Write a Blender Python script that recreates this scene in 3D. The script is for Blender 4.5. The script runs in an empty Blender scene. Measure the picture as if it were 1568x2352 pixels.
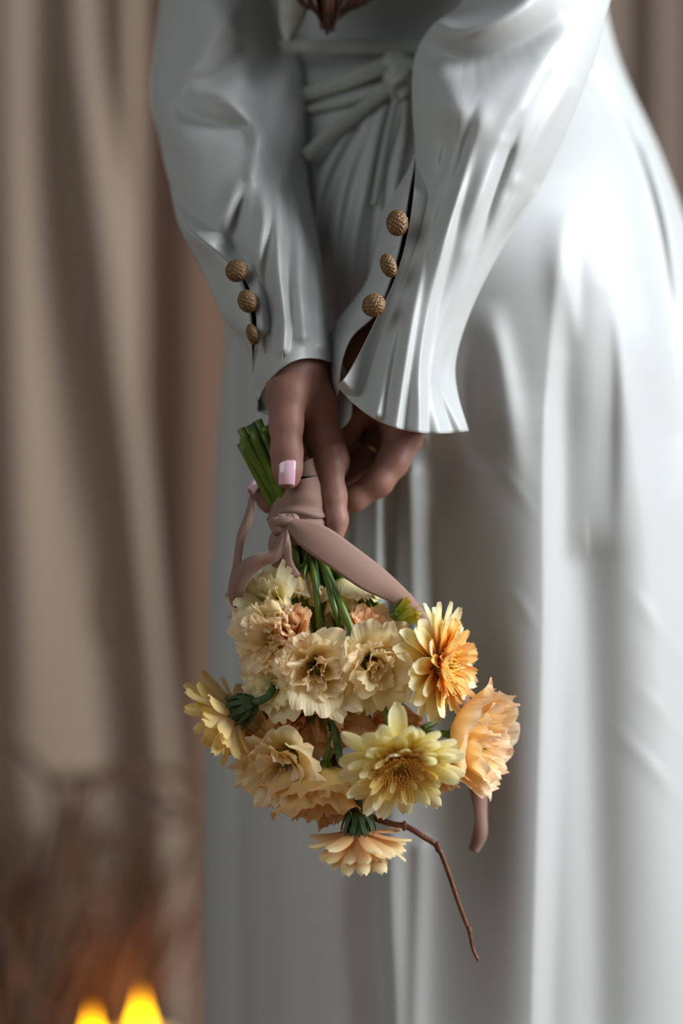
import bpy, math, random
import numpy as np
from mathutils import Vector, Matrix, Quaternion
random.seed(7); rng = np.random.default_rng(7)
scn = bpy.context.scene; COL = scn.collection
# ------------------------------------------------------------------ camera
S, D, ZC = 0.00028, 1.56, 0.70          # metres per photo pixel at the focus plane, camera distance, eye height
def P(px, py, y=0.0):
    k = S*(D+y)/D
    return Vector(((px-784)*k, y, ZC+(1176-py)*k))
cd = bpy.data.cameras.new('camera'); cam = bpy.data.objects.new('camera', cd); COL.objects.link(cam)
cam.location = (0, -D, ZC); cam.rotation_euler = (math.pi/2, 0, 0)
cd.sensor_fit = 'VERTICAL'; cd.sensor_height = 36; cd.lens = 36*D/(2352*S)
cd.dof.use_dof = True; cd.dof.focus_distance = D-0.015; cd.dof.aperture_fstop = 1.7
cd.clip_start = 0.05
scn.camera = cam
# ------------------------------------------------------------------ light and exposure
w = bpy.data.worlds.new('room_light'); scn.world = w; w.use_nodes = True
w.node_tree.nodes['Background'].inputs[0].default_value = (0.80, 0.86, 0.95, 1)
w.node_tree.nodes['Background'].inputs[1].default_value = 0.085
def area(name, loc, target, sx, sy, power, col):
    l = bpy.data.lights.new(name, 'AREA'); l.shape = 'RECTANGLE'; l.size = sx; l.size_y = sy; l.energy = power; l.color = col
    o = bpy.data.objects.new(name, l); COL.objects.link(o); o.location = loc
    o.rotation_euler = (Vector(target)-Vector(loc)).to_track_quat('-Z', 'Y').to_euler(); return o
area('window_daylight', (1.68, -0.36, 1.50), (0.0, 0.1, 0.78), 0.9, 1.3, 63, (0.93, 0.97, 1.0))
area('front_left_fill', (-1.9, -1.6, 1.7), (0.0, 0.2, 0.8), 2.0, 1.8, 15, (0.95, 1.0, 0.97))  # added soft fill from behind the camera at left, no actual window there
scn.view_settings.view_transform = 'Standard'; scn.view_settings.look = 'None'
scn.view_settings.gamma = 1; scn.view_settings.exposure = 0.32; scn.view_settings.use_curve_mapping = False
scn.cycles.max_bounces = 12; scn.cycles.diffuse_bounces = 8; scn.cycles.transmission_bounces = 10
# ------------------------------------------------------------------ helpers
def link(name, me, mat=None, parent=None, loc=None):
    o = bpy.data.objects.new(name, me); COL.objects.link(o)
    if mat is not None and me is not None and not me.materials: me.materials.append(mat)
    if parent is not None: o.parent = parent
    if loc is not None: o.location = loc
    return o
def tag(o, label=None, cat=None, group=None, kind=None):
    if label: o['label'] = label
    if cat: o['category'] = cat
    if group: o['group'] = group
    if kind: o['kind'] = kind
    return o
def thing(name, loc, label, cat, group=None):
    o = bpy.data.objects.new(name, None); COL.objects.link(o); o.location = loc; o.empty_display_size = 0.02
    return tag(o, label, cat, group)
def mesh(name, V, F, smooth=True, uv=None):
    me = bpy.data.meshes.new(name); me.from_pydata([tuple(v) for v in V], [], [tuple(f) for f in F])
    if smooth: me.polygons.foreach_set('use_smooth', [True]*len(me.polygons))
    if uv is not None:
        lay = me.uv_layers.new(name='UVMap'); li = np.empty(len(me.loops), dtype=np.int32); me.loops.foreach_get('vertex_index', li)
        lay.data.foreach_set('uv', np.asarray(uv, dtype=np.float32)[li].ravel())
    me.update(); return me
def joinm(parts):
    V = []; F = []; U = []
    for p in parts:
        n = len(V); V += [tuple(v) for v in p[0]]; F += [tuple(i+n for i in f) for f in p[1]]
        U += list(p[2]) if len(p) > 2 else [(0, 0)]*len(p[0])
    return V, F, U
def gridf(nr, nc, wrap=False, off=0):
    F = []
    for i in range(nr-1):
        for j in range(nc if wrap else nc-1):
            k = (j+1) % nc
            F.append((off+i*nc+j, off+i*nc+k, off+(i+1)*nc+k, off+(i+1)*nc+j))
    return F
def crom(pts, n):
    p = np.asarray(pts, float); m = len(p)
    if m == 2:
        t = np.linspace(0, 1, n)[:, None]; return p[0]*(1-t)+p[1]*t
    t = np.linspace(0, m-1, n); i = np.clip(t.astype(int), 0, m-2); f = (t-i)[:, None]
    e = np.vstack([2*p[0]-p[1], p, 2*p[-1]-p[-2]])
    a, b, c, d = e[i], e[i+1], e[i+2], e[i+3]
    return 0.5*((2*b)+(-a+c)*f+(2*a-5*b+4*c-d)*f**2+(-a+3*b-3*c+d)*f**3)
def tube(pts, rad, ns=8, n=24, caps=True):
    C = crom(pts, n); R = np.interp(np.linspace(0, 1, n), np.linspace(0, 1, len(rad)), rad)
    T = np.gradient(C, axis=0); T /= np.linalg.norm(T, axis=1)[:, None]
    up = np.array([0.0, -1.0, 0.15]); V = []; U = []
    for i in range(n):
        a = np.cross(T[i], up); a /= np.linalg.norm(a)+1e-9; b = np.cross(T[i], a)
        for j in range(ns):
            q = 2*math.pi*j/ns; V.append(C[i]+R[i]*(math.cos(q)*a+math.sin(q)*b)); U.append((j/ns, i/(n-1)))
    F = gridf(n, ns, True)
    if caps: F += [tuple(range(ns))[::-1], tuple(range((n-1)*ns, n*ns))]
    return V, F, U
def ellipsoid(c, r, nu=24, nv=14, fn=None):
    V = []; U = []
    for i in range(nv+1):
        t = math.pi*i/nv
        for j in range(nu):
            q = 2*math.pi*j/nu; d = np.array([math.sin(t)*math.cos(q), math.sin(t)*math.sin(q), math.cos(t)])
            k = 1+(fn(t, q) if fn else 0); V.append(np.asarray(c)+d*np.asarray(r)*k); U.append((j/nu, i/nv))
    return V, gridf(nv+1, nu, True), U
def lathe(prof, ns=32):
    V = []
    for r, z in prof:
        for j in range(ns):
            q = 2*math.pi*j/ns; V.append((r*math.cos(q), r*math.sin(q), z))
    return V, gridf(len(prof), ns, True)
def strokes(px, py, lst):
    """relief (metres, towards the viewer) of pressed folds: each fold is a centre line with its own crest height and flank widths"""
    out = np.zeros(px.shape)
    for pts, amp, wl, wr in lst:
        pts = np.asarray(pts, float); m = len(pts)
        amps = np.full(m, amp, float) if np.isscalar(amp) else np.interp(np.linspace(0, 1, m), np.linspace(0, 1, len(amp)), amp)
        q = crom(pts, max(2, (m-1)*4+1)); am = crom(np.stack([amps, amps], 1), len(q))[:, 0]
        best = np.full(px.shape, 1e9); sg = np.zeros(px.shape); aa = np.zeros(px.shape)
        for i in range(len(q)-1):
            a, b = q[i], q[i+1]; d = b-a; L2 = d@d+1e-9
            t = np.clip(((px-a[0])*d[0]+(py-a[1])*d[1])/L2, 0, 1)
            ex = px-(a[0]+t*d[0]); ey = py-(a[1]+t*d[1]); dist = np.hypot(ex, ey)
            k = dist < best; best = np.where(k, dist, best)
            sg = np.where(k, d[0]*ey-d[1]*ex, sg); aa = np.where(k, am[i]*(1-t)+am[i+1]*t, aa)
        w = np.where(sg > 0, wl, wr)      # image left of a downward line: wl
        out += aa*0.001*np.exp(-(best/w)**2)
    return out
# ------------------------------------------------------------------ materials
def mat(name, col, rough=0.5, spec=0.5, **kw):
    m = bpy.data.materials.new(name); m.use_nodes = True; b = m.node_tree.nodes['Principled BSDF']
    b.inputs['Base Color'].default_value = (*col, 1); b.inputs['Roughness'].default_value = rough
    b.inputs['Specular IOR Level'].default_value = spec
    for k, v in kw.items(): b.inputs[k.replace('_', ' ')].default_value = v
    return m
def N(m, t, **kw):
    n = m.node_tree.nodes.new(t)
    for k, v in kw.items(): setattr(n, k, v)
    return n
def noisecol(m, c1, c2, scale, coord='Object', detail=4, stretch=(1, 1, 1)):
    L = m.node_tree.links; tc = N(m, 'ShaderNodeTexCoord'); mp = N(m, 'ShaderNodeMapping'); mp.inputs['Scale'].default_value = stretch
    nz = N(m, 'ShaderNodeTexNoise'); nz.inputs['Scale'].default_value = scale; nz.inputs['Detail'].default_value = detail
    r = N(m, 'ShaderNodeValToRGB'); r.color_ramp.elements[0].position = 0.3; r.color_ramp.elements[1].position = 0.7
    r.color_ramp.elements[0].color = (*c1, 1); r.color_ramp.elements[1].color = (*c2, 1)
    L.new(tc.outputs[coord], mp.inputs[0]); L.new(mp.outputs[0], nz.inputs['Vector']); L.new(nz.outputs['Fac'], r.inputs[0])
    L.new(r.outputs[0], m.node_tree.nodes['Principled BSDF'].inputs['Base Color']); return nz
def bump(m, scale, strength, dist=0.001, stretch=(1, 1, 1)):
    L = m.node_tree.links; tc = N(m, 'ShaderNodeTexCoord'); mp = N(m, 'ShaderNodeMapping'); mp.inputs['Scale'].default_value = stretch
    nz = N(m, 'ShaderNodeTexNoise'); nz.inputs['Scale'].default_value = scale; nz.inputs['Detail'].default_value = 3
    b = N(m, 'ShaderNodeBump'); b.inputs['Strength'].default_value = strength; b.inputs['Distance'].default_value = dist
    L.new(tc.outputs['Object'], mp.inputs[0]); L.new(mp.outputs[0], nz.inputs['Vector']); L.new(nz.outputs['Fac'], b.inputs['Height'])
    L.new(b.outputs[0], m.node_tree.nodes['Principled BSDF'].inputs['Normal'])
def petalmat(name, stops, trans=0.45, rough=0.5, tint=None, streak=0.0):
    m = mat(name, (1, 1, 1), rough, 0.25); nt = m.node_tree; L = nt.links; b = nt.nodes['Principled BSDF']; out = nt.nodes['Material Output']
    uv = N(m, 'ShaderNodeUVMap'); sx = N(m, 'ShaderNodeSeparateXYZ'); L.new(uv.outputs[0], sx.inputs[0])
    r = N(m, 'ShaderNodeValToRGB'); e = r.color_ramp.elements
    while len(e) < len(stops): e.new(0.5)
    for i, (p, c) in enumerate(stops): e[i].position = p; e[i].color = (*c, 1)
    tc = N(m, 'ShaderNodeTexCoord'); nz = N(m, 'ShaderNodeTexNoise'); nz.inputs['Scale'].default_value = 55; nz.inputs['Detail'].default_value = 3
    L.new(tc.outputs['Object'], nz.inputs['Vector'])
    ad = N(m, 'ShaderNodeMath', operation='MULTIPLY_ADD'); ad.inputs[1].default_value = 0.35; L.new(nz.outputs['Fac'], ad.inputs[0])
    sb = N(m, 'ShaderNodeMath', operation='SUBTRACT'); sb.inputs[1].default_value = 0.175; L.new(sx.outputs['Y'], sb.inputs[0]); L.new(sb.outputs[0], ad.inputs[2])
    L.new(ad.outputs[0], r.inputs[0])
    # fine veins running along the petal
    wv = N(m, 'ShaderNodeTexWave'); wv.inputs['Scale'].default_value = 6; wv.inputs['Distortion'].default_value = 1.5; wv.bands_direction = 'X'
    L.new(uv.outputs[0], wv.inputs['Vector']); bp = N(m, 'ShaderNodeBump'); bp.inputs['Strength'].default_value = 0.25+streak; bp.inputs['Distance'].default_value = 0.0006
    L.new(wv.outputs['Fac'], bp.inputs['Height']); L.new(bp.outputs[0], b.inputs['Normal'])
    L.new(r.outputs[0], b.inputs['Base Color'])
    tr = N(m, 'ShaderNodeBsdfTranslucent'); mx = N(m, 'ShaderNodeMixShader'); mx.inputs[0].default_value = trans
    gm = N(m, 'ShaderNodeGamma'); gm.inputs[1].default_value = 1.35; L.new(r.outputs[0], gm.inputs[0]); L.new(gm.outputs[0], tr.inputs['Color']); L.new(b.outputs[0], mx.inputs[1]); L.new(tr.outputs[0], mx.inputs[2]); L.new(mx.outputs[0], out.inputs[0])
    return m
satin = mat('white_satin', (0.405, 0.42, 0.412), 0.45, 0.5, Sheen_Weight=0.1); bump(satin, 900, 0.05, 0.0005)
tiefab = mat('ivory_tie_fabric', (0.35, 0.36, 0.312), 0.5, 0.4)
skin = mat('skin', (0.50, 0.27, 0.19), 0.52, 0.28, Subsurface_Weight=0.12, Subsurface_Scale=0.004)
skin.node_tree.nodes['Principled BSDF'].inputs['Subsurface Radius'].default_value = (1, 0.35, 0.2)
noisecol(skin, (0.225, 0.105, 0.077), (0.285, 0.145, 0.108), 60); bump(skin, 420, 0.12, 0.0006)
nailm = mat('pearl_pink_nail', (0.72, 0.45, 0.55), 0.12, 0.8, Coat_Weight=1.0, Coat_Roughness=0.05)
hairm = mat('auburn_hair', (0.10, 0.03, 0.012), 0.4, 0.5); noisecol(hairm, (0.022, 0.007, 0.003), (0.085, 0.026, 0.009), 60, stretch=(6, 6, 0.4))
ribm = mat('taupe_ribbon', (0.245, 0.142, 0.108), 0.65, 0.3, Sheen_Weight=0.25); bump(ribm, 700, 0.12, 0.0004)
btnm = mat('gold_brown_cord', (0.20, 0.105, 0.03), 0.5, 0.5); noisecol(btnm, (0.10, 0.048, 0.014), (0.22, 0.12, 0.038), 500)
stemm = mat('green_stem', (0.07, 0.17, 0.02), 0.4, 0.4); noisecol(stemm, (0.055, 0.105, 0.008), (0.125, 0.19, 0.018), 90, stretch=(1, 1, 0.3))
sepm = mat('dark_green_sepal', (0.05, 0.10, 0.035), 0.7, 0.25); noisecol(sepm, (0.03, 0.07, 0.025), (0.09, 0.15, 0.06), 200)
budm = petalmat('yellow_green_bud', [(0.0, (0.10, 0.2, 0.02)), (0.6, (0.4, 0.42, 0.05)), (1.0, (0.75, 0.55, 0.08))], 0.3)
twigm = mat('red_brown_twig', (0.13, 0.045, 0.022), 0.5, 0.4); noisecol(twigm, (0.09, 0.03, 0.016), (0.2, 0.075, 0.03), 120); bump(twigm, 300, 0.4)
goldm = mat('gold', (0.9, 0.6, 0.22), 0.25, 0.5, Metallic=1.0)
curtm = mat('beige_curtain', (0.27, 0.203, 0.153), 0.8, 0.2, Sheen_Weight=0.2); bump(curtm, 800, 0.1)
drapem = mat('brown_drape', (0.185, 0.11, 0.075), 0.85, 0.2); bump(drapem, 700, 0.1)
wallm = mat('warm_plaster', (0.34, 0.24, 0.18), 0.9, 0.2); noisecol(wallm, (0.31, 0.215, 0.16), (0.37, 0.265, 0.2), 6); bump(wallm, 60, 0.2)
greym = mat('grey_brown_drape', (0.20, 0.155, 0.125), 0.85, 0.2); bump(greym, 700, 0.1)
floorm = mat('floor_boards', (0.22, 0.12, 0.065), 0.5, 0.4); noisecol(floorm, (0.17, 0.09, 0.05), (0.27, 0.15, 0.085), 5, stretch=(8, 1, 1))
waxm = mat('candle_wax', (0.85, 0.62, 0.36), 0.5, 0.4, Subsurface_Weight=0.7, Subsurface_Scale=0.03)
wickm = mat('wick', (0.03, 0.02, 0.015), 0.9)
glassm = mat('amber_glass', (0.95, 0.72, 0.45), 0.05, 0.5, Transmission_Weight=1.0, IOR=1.2)
branchm = mat('dry_branch', (0.105, 0.058, 0.036), 0.8, 0.2); bump(branchm, 120, 0.4)
def flamemat():
    m = bpy.data.materials.new('candle_flame'); m.use_nodes = True; nt = m.node_tree; nt.nodes.clear(); L = nt.links
    o = nt.nodes.new('ShaderNodeOutputMaterial'); e = nt.nodes.new('ShaderNodeEmission'); tc = nt.nodes.new('ShaderNodeTexCoord'); s = nt.nodes.new('ShaderNodeSeparateXYZ')
    r = nt.nodes.new('ShaderNodeValToRGB'); r.color_ramp.elements[0].color = (1, 0.52, 0.006, 1); r.color_ramp.elements[1].color = (0.3, 0.06, 0.001, 1)
    r.color_ramp.elements[0].position = 0.35; r.color_ramp.elements[1].position = 0.95; e.inputs[1].default_value = 9.0
    L.new(tc.outputs['Generated'], s.inputs[0]); L.new(s.outputs['Z'], r.inputs[0]); L.new(r.outputs[0], e.inputs[0]); L.new(e.outputs[0], o.inputs[0]); return m
flamem = flamemat()
# ------------------------------------------------------------------ the room
def plane(name, pts, m):
    o = link(name, mesh(name, pts, [(0, 1, 2, 3)], False), m); o['kind'] = 'structure'; return o
plane('floor', [(-2.4, -2.6, 0), (2.4, -2.6, 0), (2.4, 1.75, 0), (-2.4, 1.75, 0)], floorm)
def slab(name, lo, hi, m):
    (a, b, c), (d, e, f) = lo, hi
    V = [(a, b, c), (d, b, c), (d, e, c), (a, e, c), (a, b, f), (d, b, f), (d, e, f), (a, e, f)]
    o = link(name, mesh(name, V, [(0, 3, 2, 1), (4, 5, 6, 7), (0, 1, 5, 4), (1, 2, 6, 5), (2, 3, 7, 6), (3, 0, 4, 7)], False), m); o['kind'] = 'structure'; return o
slab('wall_back', (-2.4, 1.75, 0), (2.4, 1.85, 2.7), wallm)
slab('baseboard_back', (-2.4, 1.73, 0), (2.4, 1.75, 0.10), wallm)
# curtains: hanging sheets with modelled folds
def curtain(name, edgeL, edgeR, y, st, m, label, amp=0.012, per=95):
    nr, nc = 90, 220; k = (D+y)/D*S; ztop = 2.5; zbot = 0.005
    V = []; z = np.linspace(ztop, zbot, nr); py = 1176-(z-ZC)/k
    L = np.interp(py, [p[1] for p in edgeL], [p[0] for p in edgeL]); R = np.interp(py, [p[1] for p in edgeR], [p[0] for p in edgeR])
    u = np.linspace(0, 1, nc); PX = L[:, None]+(R-L)[:, None]*u; PY = np.repeat(py[:, None], nc, 1)
    d = strokes(PX, PY, st)+amp*0.5*np.sin(PX*2*math.pi/per*0.5+np.sin(PX/170.)*1.5)
    X = (PX-784)*k; Z = np.repeat(z[:, None], nc, 1)
    V = np.stack([X, y-d, Z], -1).reshape(-1, 3); o = link(name, mesh(name, V, gridf(nr, nc)), m)
    s = o.modifiers.new('thickness', 'SOLIDIFY'); s.thickness = 0.002; s.offset = 1
    return tag(o, label, 'curtain')
cst = [([(185, -800), (190, 0), (225, 300), (270, 700), (305, 1000), (335, 1300), (375, 1700), (400, 2300)], [45, 45, 60, 70, 60, 40, 30], 75, 32),
       ([(300, -800), (300, 0), (303, 400), (315, 800)], [45, 45, 40, 0], 40, 28),
       ([(20, -800), (20, 0), (60, 900), (100, 1600), (110, 2400)], [20, 20, 35, 40, 35], 90, 80),
       ([(-120, -800), (-110, 1000), (-110, 2400)], 40, 60, 60)]
curtain('curtain', [(-420, -3000), (-420, 5000)], [(330, -3000), (330, 900), (360, 1200), (405, 1700), (430, 2000), (440, 2600), (445, 5000)], 1.15, cst, curtm,
        'beige curtain hanging in soft vertical folds at the left edge, behind the dress')
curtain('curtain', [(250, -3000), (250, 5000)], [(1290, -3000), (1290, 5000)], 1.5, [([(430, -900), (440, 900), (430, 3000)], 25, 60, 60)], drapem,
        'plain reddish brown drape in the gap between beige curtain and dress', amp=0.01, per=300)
cst2 = [([(1500, -900), (1500, 900), (1500, 3000)], 40, 40, 14), ([(1400, -900), (1400, 3000)], 25, 50, 30), ([(1650, -900), (1650, 3000)], 40, 60, 30)]
curtain('curtain', [(1270, -3000), (1270, 5000)], [(2050, -3000), (2050, 5000)], 1.35, cst2, greym,
        'grey brown curtain at the upper right corner, behind the hip', amp=0.008)
# ------------------------------------------------------------------ candles on the floor, far behind
def candle(px, py, y, h, label):
    b = P(px, py, y); t = thing('candle', (b.x, y, 0), label, 'candle', 'lit candles on the floor')
    hh = b.z-0.012
    V, F = lathe([(0.0, 0.0), (0.034, 0.0), (0.036, 0.004), (0.036, hh-0.006), (0.034, hh-0.001), (0.024, hh-0.004), (0.010, hh-0.008), (0.0, hh-0.008)]); link('wax', mesh('wax', V, F), waxm, t)
    V, F, U = tube([(0, 0, hh-0.009), (0.001, 0, hh+0.002), (0.003, 0, hh+0.008)], [0.0014, 0.0012], 8, 6); link('wick', mesh('wick', V, F), wickm, t)
    fl = lathe([(0.0005, hh-0.004), (0.006, hh), (0.0100, hh+0.007), (0.0095, hh+0.013), (0.006, hh+0.022), (0.0028, hh+0.034), (0.0004, hh+0.046)], 20)
    fo = link('flame', mesh('flame', *fl), flamem, t); fo['label'] = 'glowing orange yellow flame'
    l = bpy.data.lights.new('candle_light', 'POINT'); l.energy = 0.12; l.color = (1.0, 0.42, 0.1); l.shadow_soft_size = 0.012
    lo = bpy.data.objects.new('candle_light', l); COL.objects.link(lo); lo.parent = t; lo.location = (0, -0.004, hh+0.056)
candle(324, 2346, .96, 0.2, 'lit candle with the taller glowing flame, right one of the two')
candle(212, 2384, .93, 0.2, 'lit candle with a lower flame, left one of the two')
# dry branches standing behind
bt = thing('branch_arrangement', (P(60, 2700, 0.85).x, 0.85, 0), 'blurred bare brown branches spreading in front of the beige curtain', 'branches')
def rel(o, pts): return [tuple(Vector(p)-o.location) for p in pts]
root = (P(60, 2700, 0.85).x, 0.85, 0.0)
for pts, r in [([(60, 2500), (80, 2150), (130, 1900), (110, 1790), (0, 1680), (-120, 1620)], 7),
               ([(70, 2400), (150, 2000), (200, 1810), (330, 1765), (430, 1790), (470, 1800)], 8), ([(110, 1795), (300, 1785), (400, 1850), (455, 1870)], 7),
               ([(75, 2350), (140, 2180), (200, 2060), (215, 1950), (320, 1915), (430, 1880)], 8), ([(65, 2450), (20, 2200), (-40, 2050), (150, 1965), (200, 1860)], 6),
               ([(200, 1810), (330, 1690), (300, 1560), (215, 1430), (235, 1280)], 5)]:
    V, F, U = tube(rel(bt, [root]+[tuple(P(x, y, 0.85)) for x, y in pts]) if pts[0][1] > 2000 else rel(bt, [tuple(P(x, y, 0.85)) for x, y in pts]), [r*0.0009, r*0.0008, r*0.0004], 8, 40)
    link('branch', mesh('branch', V, F), branchm, bt)
for i in range(120):  # extra thin twigs, added to darken the lower left of the backdrop
    x0 = random.uniform(-60, 300); top = random.uniform(1760, 2250); y = random.uniform(1.0, 1.07); x1 = x0+random.uniform(-160, 220); x1 = min(x1, 430)
    pts = [tuple(P(x0, 2600, y)), tuple(P(x0+(x1-x0)*.3+random.uniform(-30, 30), 2600-(2600-top)*.5, y)), tuple(P(x1-random.uniform(-25, 25), top+90, y)), tuple(P(x1, top, y))]
    V, F, U = tube(rel(bt, pts), [.0032, .0026, .0014], 6, 14); link('twig', mesh('twig', V, F), branchm, bt)
# ------------------------------------------------------------------ the person
person = thing('person', (P(1040, 1176, 0.25).x, 0.25, 0), 'person in a white satin dress seen from behind, hands clasped around the flowers', 'person')
def addp(name, me, m, parent=None, label=None):
    o = link(name, me, m); pr = parent if parent is not None else person
    o.parent = pr; o.matrix_parent_inverse = Matrix.Translation(-person.location) if pr is person else pr.matrix_parent_inverse.copy()
    if pr is not person: o.matrix_parent_inverse = Matrix.Identity(4)
    if label: o['label'] = label
    return o
# --- dress: skirt and bodice
rows = [(-1400, 620, 1240, .10, .24), (-900, 560, 1300, .11, .25), (-300, 545, 1335, .105, .25), (0, 520, 1388, .10, .25), (100, 508, 1407, .105, .25), (200, 500, 1447, .12, .25), (300, 500, 1496, .145, .25),
        (420, 505, 1545, .17, .25), (580, 512, 1600, .178, .25), (780, 515, 1640, .165, .25), (1000, 497, 1656, .148, .25), (1300, 481, 1675, .138, .25), (1700, 470, 1694, .14, .25),
        (2352, 464, 1720, .15, .25), (3300, 440, 1760, .17, .25)]
sk = [([(1282, 500), (1254, 850), (1246, 1000), (1244, 1200), (1246, 1400), (1238, 1700), (1228, 2000), (1218, 2352), (1210, 3000)], [0, 14, 24, 26, 25, 22, 18, 15], 190, 30),
      ([(1362, 420), (1415, 830), (1452, 1050), (1482, 1300), (1512, 1600), (1532, 2000), (1545, 2600)], [0, 13, 15, 14, 12, 10, 8], 110, 60),
      ([(1480, 620), (1510, 800), (1540, 1000)], [0, 5, 0], 44, 32), ([(1290, 480), (1300, 640), (1318, 800)], [0, 5, 0], 40, 20),
      ([(1118, 690), (1140, 800), (1168, 950), (1195, 1150)], [0, 6, 5, 0], 44, 32), ([(1110, 760), (1098, 900), (1108, 1080)], [0, -5, 0], 34, 34),
      ([(1395, 660), (1400, 900), (1395, 1300)], [0, -5, 0], 44, 24),
      ([(1330, 150), (1425, 285), (1480, 430), (1518, 600), (1540, 820), (1552, 1150)], [-5, -13, -15, -13, -10, 0], 34, 28),
      ([(1375, 130), (1470, 280), (1532, 480), (1560, 700)], [5, 9, 9, 0], 20, 26), ([(1395, 170), (1455, 255), (1482, 320)], -5, 12, 12),
      ([(1345, 195), (1410, 300), (1455, 430)], 6, 18, 14),
      ([(1130, 1050), (1190, 1125), (1240, 1200)], [0, 0.6, 0.4, 0], 18, 12), ([(1160, 1340), (1205, 1395), (1238, 1460)], [0, 0.6, 0.4, 0], 18, 12), ([(1440, 1340), (1510, 1430), (1580, 1530)], [0, 1.0, 0.8], 24, 14), ([(1400, 1660), (1490, 1750), (1580, 1850)], [0, 0.9, 0.8], 24, 14), ([(1450, 1560), (1520, 1630), (1580, 1700)], [0, 0.7, 0.6], 24, 14),
      ([(905, 225), (882, 330), (862, 500), (842, 700)], [-3, -5, -5, -3], 14, 12), ([(890, 230), (850, 380), (812, 560), (800, 740)], 5, 18, 14), ([(850, 260), (790, 430), (765, 600), (765, 740)], [3, 6, 6, 4], 18, 12),
      ([(800, 300), (735, 430), (715, 560)], 5, 18, 14), ([(935, 240), (915, 380), (890, 520)], 5, 14, 12), ([(960, 300), (935, 420)], -4, 14, 12), ([(820, 300), (760, 430), (735, 600)], -5, 12, 12),
      ([(820, 1130), (815, 1300), (800, 1420)], -7, 16, 16), ([(905, 1100), (900, 1300), (905, 1450)], -7, 12, 14), ([(865, 1120), (862, 1400)], 6, 16, 16), ([(940, 1090), (948, 1350), (955, 1500)], 6, 18, 30), ([(985, 1040), (1000, 1250), (1010, 1500)], -5, 30, 60),
      ([(505, 740), (500, 1000), (490, 1400), (482, 1900), (480, 2352), (478, 3000)], 7, 20, 22), ([(545, 780), (546, 1200), (548, 1700), (552, 2352), (556, 3000)], -9, 24, 16),
      ([(610, 1000), (600, 1600), (605, 2352), (610, 3000)], 6, 34, 80),
      ([(862, 1700), (858, 1900), (862, 2100), (880, 2352), (890, 3000)], [0, -8, -9, -9], 80, 16), ([(905, 1800), (896, 2000), (905, 2352), (912, 3000)], [0, 5, 5, 5], 18, 34), ([(965, 1950), (955, 2352), (950, 3000)], 4, 22, 26),
      ([(1010, 1150), (1030, 1500), (1040, 1800), (1040, 2352), (1040, 3000)], [0, -12, -12, -10, -8], 90, 110), ([(1350, 1300), (1360, 1800), (1370, 2352), (1370, 3000)], -6, 50, 60)]
def build_dress():
    nr, nf, nb = 330, 430, 60
    zr = np.linspace(0, 1, nr); r = np.array(rows, float)
    pyr = r[0, 0]+(r[-1, 0]-r[0, 0])*zr**1.0
    pyr = np.concatenate([np.linspace(-1400, -120, 40), np.linspace(-112, 2400, 262), np.linspace(2425, 3160, 28)]); nr = len(pyr)
    I = lambda c: np.interp(pyr, r[:, 0], r[:, c]); K = np.hanning(27)[1:-1]; K /= K.sum()
    def sm(a): 
        b = np.pad(a, 12, mode='edge'); return np.convolve(b, K, 'valid')
    L, R, B, Y = sm(I(1)), sm(I(2)), sm(I(3)), sm(I(4))
    th = np.linspace(math.pi, 0, nf); c = np.cos(th); PX = (L+R)[:, None]/2+(R-L)[:, None]/2*c; PY = np.repeat(pyr[:, None], nf, 1)
    d = strokes(PX, PY, sk)
    edge = np.minimum(1, np.sin(th)*2.2)[None, :]
    prof = np.abs(np.sin(th))**0.85
    y = Y[:, None]-B[:, None]*prof-d*np.maximum(edge, 0.15)
    k = S*(D+y)/D; V1 = np.stack([(PX-784)*k, y, ZC+(1176-PY)*S*(D+Y[:, None])/D+0*k], -1)
    # heights follow the view only through the plane of the body's axis, so rows stay level
    zz = ZC+(1176-PY)*k; V1[..., 2] = zz
    tb = np.linspace(0, -math.pi, nb+2)[1:-1]; cx = np.cos(tb); PXb = (L+R)[:, None]/2+(R-L)[:, None]/2*cx
    yb = Y[:, None]+0.9*B[:, None]*np.abs(np.sin(tb))**0.85+0.008*np.sin(tb*23)[None, :]*np.clip((pyr-200)/1500, 0, 1)[:, None]
    ke = S*(D+Y[:, None])/D; V2 = np.stack([(PXb-784)*ke, yb, np.repeat(ZC+(1176-pyr[:, None])*ke, nb, 1)], -1)
    V = np.concatenate([V1, V2], 1); V[..., 2] = np.maximum(V[..., 2], 0.004); nc = nf+nb
    return mesh('dress', V.reshape(-1, 3), gridf(nr, nc, True))
dress = addp('dress', build_dress(), satin, label='white satin dress')
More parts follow.
